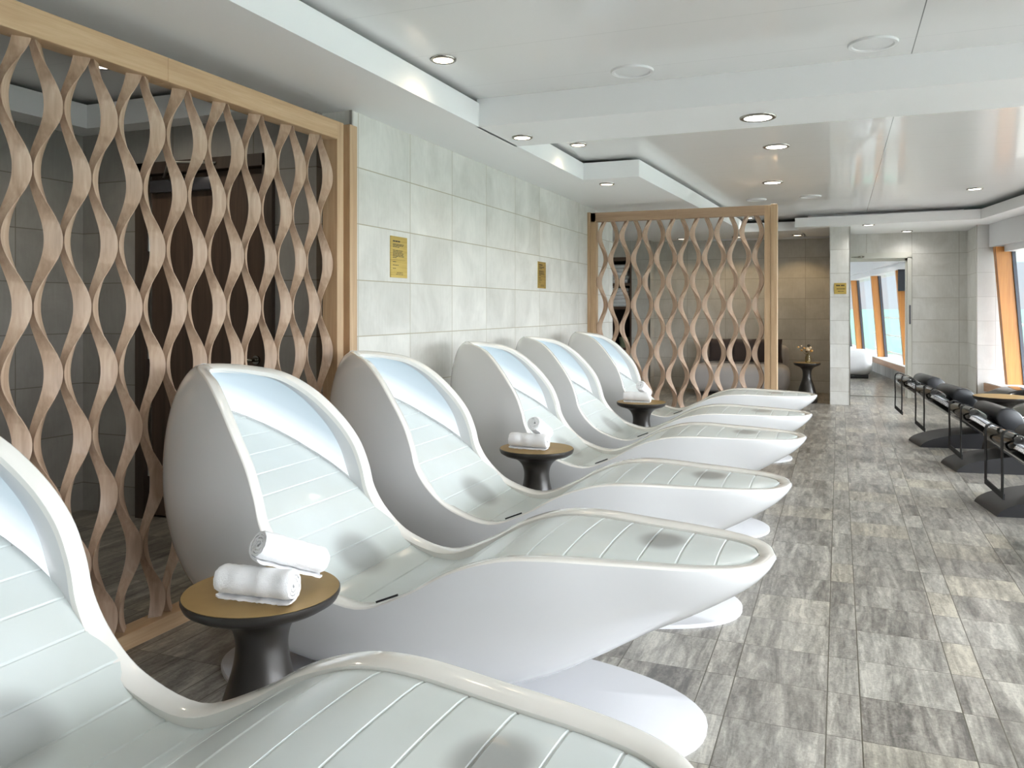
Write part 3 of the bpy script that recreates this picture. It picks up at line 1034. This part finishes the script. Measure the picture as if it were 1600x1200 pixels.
# ------------------------------------------------------------------ towel niche
nr = thing('towel_shelf', 'dark wood shelf niche with folded towels in the far alcove wall', 'shelf', (NX0, 13.25, NZ0))
W_, H_ = NX1-NX0, NZ1-NZ0
t_ = 0.03
box('side_panel', 0.002, t_, 0.0, 0.48, 0.002, H_-0.002, M['shelf_wood'], nr)
box('side_panel', W_-t_, W_-0.002, 0.0, 0.48, 0.002, H_-0.002, M['shelf_wood'], nr)
box('top_panel', t_, W_-t_, 0.0, 0.48, H_-0.06, H_-0.002, M['shelf_wood'], nr)
box('back_panel', t_, W_-t_, 0.455, 0.48, 0.002, H_-0.06, M['niche_dark'], nr)
sh = [1.73-NZ0, 1.34-NZ0]
for z in sh: box('shelf', t_, W_-t_, 0.0, 0.455, z-0.045, z, M['shelf_wood'], nr)
box('shelf', t_, W_-t_, 0.0, 0.455, 0.002, 0.04, M['shelf_wood'], nr)
def folded(label, x, y, z, k, h, group):
    o = box('folded_towel', -0.15, 0.15, -0.18, 0.18, 0, h, M['terry'], None, h*0.42, 3)
    o.location = (x+0.012*math.sin(k*2.1), y, z); tag(o, label, 'towel', group)
ords = ['lowest', 'second from the bottom', 'middle', 'second from the top', 'topmost']
for si, z in enumerate(sh):
    for k in range(5):
        h = 0.0605
        folded('folded white towel, %s of the stack on the %s niche shelf' % (ords[k], ('upper','lower')[si]), NX0+W_/2, 13.25+0.24, NZ0+z+0.002+k*0.0625, k+si*3, h, 'folded towels in the niche')
bn = thing('waste_bin', 'small greenish bin standing at the bottom of the towel niche', 'bin', (NX1-0.16, 13.45, NZ0+0.04))
lathe('bin_body', [(0.0,0.0),(0.085,0.0),(0.10,0.17),(0.094,0.17),(0.08,0.01),(0.0,0.01)], M['bin_green'], bn, 32)

# ------------------------------------------------------------------ sofa, cushions, vase
def rbox(name, sx, sy, sz, bev, m_, parent, loc, seg=5):
    o = box(name, -sx/2, sx/2, -sy/2, sy/2, 0, sz, m_, parent, bev, seg)
    o.location = loc
    return o
sf = thing('sofa', 'low grey rounded sofa against the alcove wall behind the smaller screen', 'sofa', (-1.40, 12.95, 0))
rbox('seat', 1.42, 0.85, 0.40, 0.13, M['sofa_fabric'], sf, (0, -0.08, 0.06))
rbox('backrest', 1.36, 0.24, 0.68, 0.10, M['sofa_fabric'], sf, (0, 0.45, 0.06))
rbox('plinth', 1.1, 0.6, 0.07, 0.01, M['niche_dark'], sf, (0, 0.02, 0.001))
def cushion(label, loc, rz, tilt):
    n = 14; v = []; f = []
    Wc, Tc = 0.19, 0.065
    for s in (1, -1):
        for i in range(n+1):
            for j in range(n+1):
                a, b_ = -1+2*i/n, -1+2*j/n
                th = Tc*((1-a**4)*(1-b_**4))**0.5
                pin = 1-0.05*(1-abs(a)**2)*abs(b_)**3
                pin2 = 1-0.05*(1-abs(b_)**2)*abs(a)**3
                v.append((a*Wc*pin2, s*th, b_*Wc*pin))
    for s in range(2):
        o_ = s*(n+1)**2
        for i in range(n):
            for j in range(n):
                q = o_+i*(n+1)+j
                f.append((q, q+1, q+n+2, q+n+1))
    o = pymesh('cushion', v, f, M['cushion_brown'], None, 60)
    o.matrix_world = Matrix.Translation(loc) @ Matrix.Rotation(rz, 4, 'Z') @ Matrix.Rotation(tilt, 4, 'X')
    tag(o, label, 'cushion', 'dark brown sofa cushions')
cushion('dark brown cushion at the left end of the grey sofa', (-1.72, 13.14, 0.66), 0.1, 0.28)
cushion('dark brown cushion in the middle of the grey sofa', (-1.36, 13.10, 0.66), -0.05, 0.28)
cushion('dark brown cushion at the right of the grey sofa, next to the screen post', (-0.99, 13.12, 0.66), 0.0, 0.26)

vs = thing('flower_vase', 'small glass vase of dried cream flowers on the table by the pillar', 'vase', (-0.40, 12.12, 0.5556))
lathe('glass_body', [(0.0,0.0),(0.036,0.0),(0.040,0.02),(0.040,0.07),(0.024,0.105),(0.026,0.125),(0.022,0.125),(0.020,0.105),(0.036,0.07),(0.036,0.02),(0.0,0.008)], M['vase_glass'], vs, 28)
fl = [(-0.13,0.0,0.215,'flower_tan',0.016),(-0.085,0.02,0.17,'flower_tan',0.018),(-0.05,-0.01,0.20,'flower_tan',0.018),(0.0,0.0,0.185,'flower_cream',0.036),(0.012,0.03,0.235,'flower_dark',0.026),(0.045,0.0,0.165,'flower_tan',0.022),(0.03,-0.03,0.21,'flower_cream',0.02),(-0.02,0.03,0.15,'flower_dark',0.016),(-0.09,-0.01,0.23,'flower_cream',0.012)]
for x, y, z, c_, r_ in fl:
    s_ = tube('flower_stem', [(x*0.1, y*0.1, 0.02), (x*0.25, y*0.25, 0.11), (x*0.7, y*0.7, z*0.82), (x, y, z)], 0.0022, M['stem'], vs, 6)
    bm = bmesh.new()
    bmesh.ops.create_icosphere(bm, subdivisions=2, radius=r_)
    for vv in bm.verts:
        vv.co *= 0.78+0.35*random.random(); vv.co.z *= 0.8
        vv.co += Vector((x, y, z))
    bm_obj('flower_head', bm, M[c_], s_)

# ------------------------------------------------------------------ next room pieces
pf = thing('pouf', 'white rounded upholstered pouf in the room beyond the doorway', 'pouf', (0.10, 17.0, 0))
rbox('upholstery', 0.95, 0.8, 0.47, 0.14, M['pouf_fabric'], pf, (0, 0, 0.06))
rbox('plinth', 0.82, 0.68, 0.065, 0.01, M['black_strip'], pf, (0, 0, 0.001))
mo = thing('wall_monitor', 'dark monitor hanging at the window beyond the doorway', 'monitor', (1.01, 15.02, 1.60))
box('housing', -0.10, 0.45, 0.0, 0.05, 0, 0.36, M['black_strip'], mo, 0.005)
box('display', -0.092, 0.442, -0.004, 0.001, 0.008, 0.352, M['screen_dark'], mo)

# ------------------------------------------------------------------ black recliners
RU = math.atan2(0.163, 0.987)
def recliner(label, x, y, base_shift=0.0, dz=0.0):
    r = thing('black_recliner', label, 'recliner', (x, y, 0), RU, 'black zero-gravity recliners by the windows')
    # base: low arched block
    n = 28; v = []; f = []
    Lb, Hb = 1.5, 0.15
    us = [Lb*(1-cos(pi*i/n))/2 for i in range(n+1)]
    for u in us:
        q = (u-Lb/2)/(Lb/2)
        z = max(0.002, Hb*(1-abs(q)**2.3)**0.55)
        v += [(u+base_shift,-0.215,0),(u+base_shift,-0.215,z),(u+base_shift,0.215,z),(u+base_shift,0.215,0)]
    for i in range(n):
        for q in range(4):
            q2 = (q+1) % 4
            f.append((i*4+q, i*4+q2, (i+1)*4+q2, (i+1)*4+q))
    f.append((0,1,2,3)); f.append((n*4,n*4+1,n*4+2,n*4+3))
    pymesh('base', v, f, M['black_base'], r, 30)
    # body: swept upholstered shell, head end raised at the left
    path = [(0.075,0.475),(0.15,0.432),(0.25,0.365),(0.36,0.292),(0.48,0.222),(0.60,0.182),(0.74,0.178),(0.90,0.215),(1.06,0.285),(1.20,0.335),(1.34,0.330),(1.55,0.27),(1.75,0.215)]
    fine = catmull(path, [i/5 for i in range((len(path)-1)*5+1)])
    def sweep(nm, sec, m_, ang=40, s0=0, s1=None, round_end=False):
        v, f = [], []
        pts = fine[s0:s1]
        k = len(sec)
        for i, (u, z) in enumerate(pts):
            a = pts[min(i+1, len(pts)-1)]; b_ = pts[max(i-1, 0)]
            tu, tz = a[0]-b_[0], a[1]-b_[1]; l = math.hypot(tu, tz)
            nu, nz = -tz/l, tu/l
            g = 1.0
            if round_end and i < 4: g = (0.45, 0.78, 0.92, 0.98)[i]
            for (sv, sn) in sec:
                v.append((u+nu*sn*g, sv*(0.97+0.03*g), z+nz*sn*g+dz))
        for i in range(len(pts)-1):
            for q in range(k):
                q2 = (q+1) % k
                f.append((i*k+q, i*k+q2, (i+1)*k+q2, (i+1)*k+q))
        f.append(tuple(range(k))[::-1]); f.append(tuple((len(pts)-1)*k+q for q in range(k)))
        return pymesh(nm, v, f, m_, r, ang)
    sec = []
    for i in range(0, 9):
        a = pi-0.5*pi*i/8
        sec.append((-0.20+0.07*cos(a), -0.005+0.07*sin(a)))
    for i in range(0, 9):
        a = 0.5*pi-0.5*pi*i/8
        sec.append((0.20+0.07*cos(a), -0.005+0.07*sin(a)))
    sec += [(0.27,-0.015),(0.20,-0.062),(-0.20,-0.062),(-0.27,-0.015)]
    sweep('body', sec, M['black_gloss'], 40, 0, None, True)
    sweep('side_rail', [(-0.279,-0.030),(-0.279,-0.008),(-0.262,-0.004),(-0.262,-0.034)], M['chrome_grey'], 40, 1)
    sweep('side_rail', [(0.262,-0.034),(0.262,-0.004),(0.279,-0.008),(0.279,-0.030)], M['chrome_grey'], 40, 1)
    box('support', 0.60+min(base_shift, 0.3), 0.88+min(base_shift, 0.3), -0.10, 0.10, 0.10, 0.17+dz, M['black_base'], r)
    # head bolster
    cu, cz, R_ = 0.365, 0.437+dz, 0.088
    v, f = [], []
    prof = [(-0.285,0.0),(-0.285,R_*0.84),(-0.279,R_*0.95),(-0.268,R_),(0.268,R_),(0.279,R_*0.95),(0.285,R_*0.84),(0.285,0.0)]
    n = 40
    ca, sa = cos(-0.58), sin(-0.58)
    for (yy, rr) in prof:
        for k in range(n):
            a = 2*pi*k/n
            p_, q_ = rr*1.22*cos(a), rr*0.95*sin(a)
            v.append((cu+p_*ca-q_*sa, yy, cz+p_*sa+q_*ca))
    for i in range(len(prof)-1):
        for k in range(n):
            k2 = (k+1) % n
            f.append((i*n+k, i*n+k2, (i+1)*n+k2, (i+1)*n+k))
    pymesh('head_bolster', v, f, M['black_leather'], r, 40)
    # straps: from the bolster over the head end, hanging behind and joined by a bar
    V, F = [], []
    line_ = [(0.29,0.428),(0.21,0.468),(0.145,0.507),(0.105,0.528),(0.078,0.532),(0.058,0.522),(0.050,0.500),(0.049,0.42),(0.052,0.30),(0.050,0.165)]
    hw, t2 = 0.019, 0.005
    def strap(vc, extra):
        ring = line_[:-1]+[(line_[-1][0], line_[-1][1]-extra)]
        o_ = len(V)
        for i, (u_, z_) in enumerate(ring):
            a = ring[min(i+1, len(ring)-1)]; b_ = ring[max(i-1, 0)]
            tu, tz = a[0]-b_[0], a[1]-b_[1]; l = math.hypot(tu, tz)
            nu, nz = tz/l, -tu/l
            for (dv, s_) in ((-hw,0),(hw,0),(hw,1),(-hw,1)):
                V.append((u_-nu*0+ (nu*t2 if s_ else 0), vc+dv, z_+(nz*t2 if s_ else 0)+dz))
        for i in range(len(ring)-1):
            for q in range(4):
                q2 = (q+1) % 4
                F.append((o_+i*4+q, o_+i*4+q2, o_+(i+1)*4+q2, o_+(i+1)*4+q))
        F.append((o_+3,o_+2,o_+1,o_)); e = o_+(len(ring)-1)*4
        F.append((e,e+1,e+2,e+3))
        return ring[-1]
    ea = strap(0.145, 0.0); eb = strap(-0.155, 0.035)
    o_ = len(V)
    for (vc, (u_, z_)) in ((0.145+hw, ea), (-0.155-hw, eb)):
        V += [(u_-0.004, vc, z_-0.032+dz), (u_+0.006, vc, z_-0.032+dz), (u_+0.006, vc, z_+0.004+dz), (u_-0.004, vc, z_+0.004+dz)]
    for q in range(4):
        q2 = (q+1) % 4
        F.append((o_+q, o_+q2, o_+4+q2, o_+4+q))
    F.append((o_+3,o_+2,o_+1,o_)); F.append((o_+4,o_+5,o_+6,o_+7))
    pymesh('strap_loop', V, F, M['strap_black'], r, 40)
    return r
recliner('glossy black recliner farthest away, its strap loop hanging before the doorway jamb', 0.565, 10.05, 0.80, 0.045)
recliner('glossy black recliner with strap loop, second from the far end of its row', 0.675, 8.80, 0.0, 0.04)
recliner('glossy black recliner with strap loop just in front of the bronze table by the window', 0.835, 7.58)
recliner('glossy black recliner with strap loop at the right edge, third black base from far', 0.885, 6.10)
recliner('black recliner nearest the camera, only its base tip showing at the right edge', 0.985, 4.85)

# ------------------------------------------------------------------ wall plaques
def plaque(label, origin, axis, w, h, lines, rule=None):
    r = thing('brass_plaque', label, 'plaque', origin)
    if axis == 'y': box('plate', 0.0, 0.006, 0, w, 0, h, M['brass'], r)
    else: box('plate', 0, w, -0.006, 0.0, 0, h, M['brass'], r)
    bm = bmesh.new()
    rnd = random.Random(5)
    for (z, hh, x0, x1, gap) in lines:
        x = x0
        while x < x1-0.0005:
            L_ = min(rnd.uniform(0.45, 1.0)*gap*3.2, x1-x)
            if axis == 'y': bm_box(bm, 0.006, 0.0065, x*w, (x+L_)*w, z*h, (z+hh)*h)
            else: bm_box(bm, x*w, (x+L_)*w, -0.0065, -0.006, z*h, (z+hh)*h)
            x += L_+gap*0.35
    bm_obj('engraved_lettering', bm, M['plaque_ink'], r)
lines = [(0.865,0.032,0.12,0.55,0.05)]
for z, e in ((0.80,0.78),(0.77,0.74),(0.735,0.5),(0.65,0.72),(0.615,0.68),(0.58,0.76),(0.545,0.74),(0.51,0.80),(0.475,0.34)):
    lines.append((z, 0.016, 0.12, e, 0.06))
lines += [(0.435,0.004,0.12,0.88,0.9),(0.375,0.016,0.12,0.33,0.06),(0.295,0.016,0.12,0.46,0.06),(0.215,0.014,0.12,0.30,0.06),(0.115,0.012,0.36,0.72,0.06),(0.075,0.012,0.30,0.74,0.06)]
plaque('tall brass plaque with small text on the tiled wall, nearer one above the third lounger', (LW_X, 4.375, 1.495), 'y', 0.205, 0.255, lines)
plaque('tall brass plaque with small text on the tiled wall, farther one near the smaller screen', (LW_X, 7.016, 1.492), 'y', 0.21, 0.243, lines)
plaque('small square brass sign on the tiled pillar beside the doorway', (-0.062, 12.0, 1.505), 'x', 0.155, 0.15,
       [(0.72,0.11,0.17,0.50,0.05),(0.72,0.11,0.56,0.84,0.05),(0.44,0.055,0.20,0.90,0.06),(0.22,0.05,0.30,0.80,0.06)])

# ------------------------------------------------------------------ ceiling fittings and lamps
def spot(parent, power, col, size=2.2, blend=0.8, rad=0.07, z=-0.03, aim=None):
    l = bpy.data.lights.new('lamp', 'SPOT')
    l.energy = power; l.color = col; l.spot_size = size; l.spot_blend = blend; l.shadow_soft_size = rad
    o = bpy.data.objects.new('lamp', l); COL.objects.link(o); o.parent = parent
    o.location = (0, 0, z)
    if aim: o.rotation_euler = aim
    return o
WARM = (1.0, 0.80, 0.55); NEUT = (1.0, 0.97, 0.93)
def downlight(label, x, y, z, power, col, lens, R=0.058, size=2.75, aim=None, blend=0.8):
    r = thing('downlight', label, 'downlight', (x, y, z), 0, 'recessed ceiling downlights')
    lathe('trim_ring', [(R*0.76,-0.002),(R*0.79,-0.008),(R*0.9,-0.0105),(R,-0.007),(R*1.02,0.001)], M['nickel'], r, 36, angle=60)
    lathe('lens', [(0.0,-0.0105),(R*0.5,-0.0100),(R*0.77,-0.0075)], M[lens], r, 36)
    spot(r, power*0.5, col, size, blend, aim=aim)
    return r
DL = [
 ('hi', -1.90, 3.80, 'downlight on the high ceiling beside the near coffer edge', 9, WARM, 'lens_warm'),
 ('hi', -1.90, 6.16, 'downlight on the high ceiling behind the cross beam at the left', 9, WARM, 'lens_warm'),
 ('hi', -0.462, 6.815, 'downlight on the glossy ceiling just beyond the beam lamp', 26, NEUT, 'lens_white'),
 ('hi', -0.629, 8.73, 'downlight on the glossy ceiling, second beyond the beam', 44, NEUT, 'lens_white'),
 ('hi', 1.351, 9.996, 'downlight on the glossy ceiling at the far right, alone', 130, NEUT, 'lens_white'),
 ('hi', -1.198, 12.0, 'downlight seen through the top of the smaller screen', 10, NEUT, 'lens_white'),
 ('so', -1.914, 4.974, 'downlight on the left soffit where the beam meets it', 9, WARM, 'lens_warm'),
 ('so', -1.926, 7.107, 'downlight on the left soffit before the stepped corner', 9, WARM, 'lens_warm'),
 ('so', -0.44, 4.97, 'large downlight on the underside of the cross beam', 26, NEUT, 'lens_white'),
 ('so', 0.362, 11.84, 'downlight on the far soffit, left of the pair before the doorway', 34, NEUT, 'lens_white'),
 ('so', 0.904, 13.01, 'downlight on the far soffit, right of the pair above the doorway', 18, NEUT, 'lens_white'),
 ('so', -0.583, 13.07, 'warm downlight washing the alcove wall above the flower vase', 26, (1.0,0.70,0.36), 'lens_warm'),
 ('so', -1.47, 13.07, 'warm downlight washing the alcove wall above the sofa', 26, (1.0,0.70,0.36), 'lens_warm'),
 ('so', -2.317, 13.08, 'warm downlight near the towel niche, seen through the smaller screen', 12, (1.0,0.74,0.42), 'lens_warm'),
 ('hi', -0.5, 2.3, 'added unseen fill downlight on the near ceiling above the second lounger', 26, NEUT, 'lens_white'),  # from here to the lamps behind the camera: unseen, added as fill light
 ('hi', 1.5, 2.6, 'added unseen fill downlight on the near ceiling right of the aisle', 26, NEUT, 'lens_white'),
 ('hi', -0.5, 0.2, 'added unseen fill downlight on the ceiling above the camera position', 22, NEUT, 'lens_white'),
 ('hi', 1.6, 0.2, 'added unseen fill downlight on the ceiling to the to the right of the camera position', 22, NEUT, 'lens_white'),
 ('hi', 2.2, 6.6, 'added unseen fill downlight on the glossy ceiling near the windows, beyond the beam', 26, NEUT, 'lens_white'),
 ('hi', -0.5, -2.2, 'added unseen fill downlight on the ceiling behind the camera, left one', 12, NEUT, 'lens_white'),
 ('hi', 1.6, -2.2, 'added unseen fill downlight on the ceiling behind the camera, right one', 12, NEUT, 'lens_white'),
 ('nr', 0.1, 15.6, 'added unseen fill downlight on the ceiling of the room beyond the doorway', 80, NEUT, 'lens_white'),  # unseen lamp, added to brighten the next room and the far end
 ('hi', -3.62, 3.22, 'downlight in the recess behind the large wooden screen', 40, (1.0, 0.87, 0.69), 'lens_white'),
]
for kind, x, y, lab, pw, col, lens in DL:
    z = {'hi': HI, 'so': S, 'nr': 2.40}[kind]
    if 12.5 < y < 14 and x < 0:
        downlight(lab, x, y, z, pw*1.1, col, lens, 0.074, 2.15, blend=0.45)
    elif y > 11: downlight(lab, x, y, z, pw, col, lens, 0.075)
    elif x < -1.8: downlight(lab, x, y, z, pw, col, lens, 0.067)
    else: downlight(lab, x, y, z, pw, col, lens, 0.08 if (kind == 'hi' and x > 1.2) else 0.102)

def ceiling_speaker(label, x, y, R=0.115):
    r = thing('ceiling_speaker', label, 'speaker', (x, y, HI), 0, 'round ceiling speakers')
    lathe('speaker_ring', [(R*0.80,-0.003),(R*0.84,-0.011),(R*0.97,-0.011),(R,-0.004),(R,0.001)], M['speaker_white'], r, 44, angle=50)
    lathe('speaker_grille', [(0.0,-0.006),(R*0.78,-0.006),(R*0.79,0.001)], M['speaker_white'], r, 44)
ceiling_speaker('white round ceiling speaker left of centre in the near coffer', -1.04, 4.364)
ceiling_speaker('white round ceiling speaker at the right of the near coffer', 0.153, 4.345)
ceiling_speaker('white round ceiling speaker on the glossy ceiling right of the smaller screen', -0.30, 9.98)
ceiling_speaker('white round ceiling speaker on the glossy ceiling above the smaller screen post', -0.904, 10.04)

# ------------------------------------------------------------------ daylight: sky plus window portals
SKY_HI, SKY_LO = 27.0, 10.0
wd = bpy.data.worlds.new('sky'); scene.world = wd; wd.use_nodes = True
T = NT(wd); T.n.clear()
out = T.new('ShaderNodeOutputWorld'); bg = T.new('ShaderNodeBackground')
dirv = T.new('ShaderNodeTexCoord').outputs['Generated']
dt = T.new('ShaderNodeVectorMath', operation='DOT_PRODUCT')
T.l.new(dirv, dt.inputs[0])
sd = Vector((0.84, -0.50, 0.20)).normalized(); dt.inputs[1].default_value = sd
mr = T.new('ShaderNodeMapRange', interpolation_type='SMOOTHSTEP'); T.l.new(dt.outputs['Value'], mr.inputs[0])
mr.inputs[1].default_value = -0.2; mr.inputs[2].default_value = 0.85; mr.inputs[3].default_value = 0.0; mr.inputs[4].default_value = 1.0
z = T.sep(dirv)[2]
cn = T.noise(T.mapping(dirv, (3, 3, 9)), 1.0, 5.0, 0.55)
col = T.ramp(z, [(0.0, (0.82,0.92,1.02,1)), (0.08, (0.79,0.90,1.03,1)), (0.5, (0.84,0.90,0.96,1)), (1.0, (0.84,0.90,0.96,1))])
col = T.mix(T.math('MULTIPLY', T.math('SUBTRACT', cn, 0.45, clamp=True), 1.2), col, (0.97,0.97,0.97,1))
col = T.mix(mr.outputs[0], col, (0.95,0.972,1.03,1))
T.l.new(col, bg.inputs[0])
me_ = T.new('ShaderNodeMapRange', interpolation_type='SMOOTHSTEP'); T.l.new(z, me_.inputs[0])
me_.inputs[1].default_value = 0.10; me_.inputs[2].default_value = 0.40; me_.inputs[3].default_value = 0.0; me_.inputs[4].default_value = 1.0
T.l.new(T.math('MULTIPLY_ADD', mr.outputs[0], T.math('MULTIPLY_ADD', me_.outputs[0], SKY_HI, SKY_LO), 0.80), bg.inputs[1])
T.l.new(bg.outputs[0], out.inputs[0])

def portal(fn, y0, y1, z0, z1, slope, off):
    l = bpy.data.lights.new('window_portal', 'AREA'); l.shape = 'RECTANGLE'
    n = sqrt(1+slope*slope)
    l.size = (y1-y0)*n; l.size_y = z1-z0
    l.cycles.is_portal = True
    o = bpy.data.objects.new('window_portal', l); COL.objects.link(o)
    ym = (y0+y1)/2
    c = Vector((fn(ym)+off/n, ym+off*slope/n, (z0+z1)/2))
    nrm = Vector((-1/n, -slope/n, 0))          # into the room
    xax = Vector((-slope/n, 1/n, 0)); zax = -nrm; yax = zax.cross(xax)
    o.matrix_world = Matrix.Translation(c) @ Matrix((xax, yax, zax)).transposed().to_4x4()
    o['kind'] = 'structure'
portal(winx, -4.4, 12.3, 0.33, 2.05, 0.165, 0.12)
portal(winx2, 13.5, 23.8, 0.34, 1.97, 0.125, 0.12)

# ------------------------------------------------------------------ camera
cam = bpy.data.cameras.new('camera'); co = bpy.data.objects.new('camera', cam); COL.objects.link(co)
F_, HY = 1280.0, 483.0
cam.sensor_fit = 'HORIZONTAL'; cam.sensor_width = 36.0
cam.lens = F_/1600*36.0
cam.shift_x = 0.0
cam.shift_y = -(600-HY)/1600.0
cam.clip_start = 0.05; cam.clip_end = 60000
th = math.atan(511/F_)
co.location = (0, 0, 1.3)
co.rotation_euler = (pi/2, 0, th)
scene.camera = co

scene.view_settings.view_transform = 'Standard'
scene.view_settings.look = 'None'
scene.view_settings.exposure = 0.32
scene.view_settings.gamma = 1.0
scene.view_settings.use_curve_mapping = False
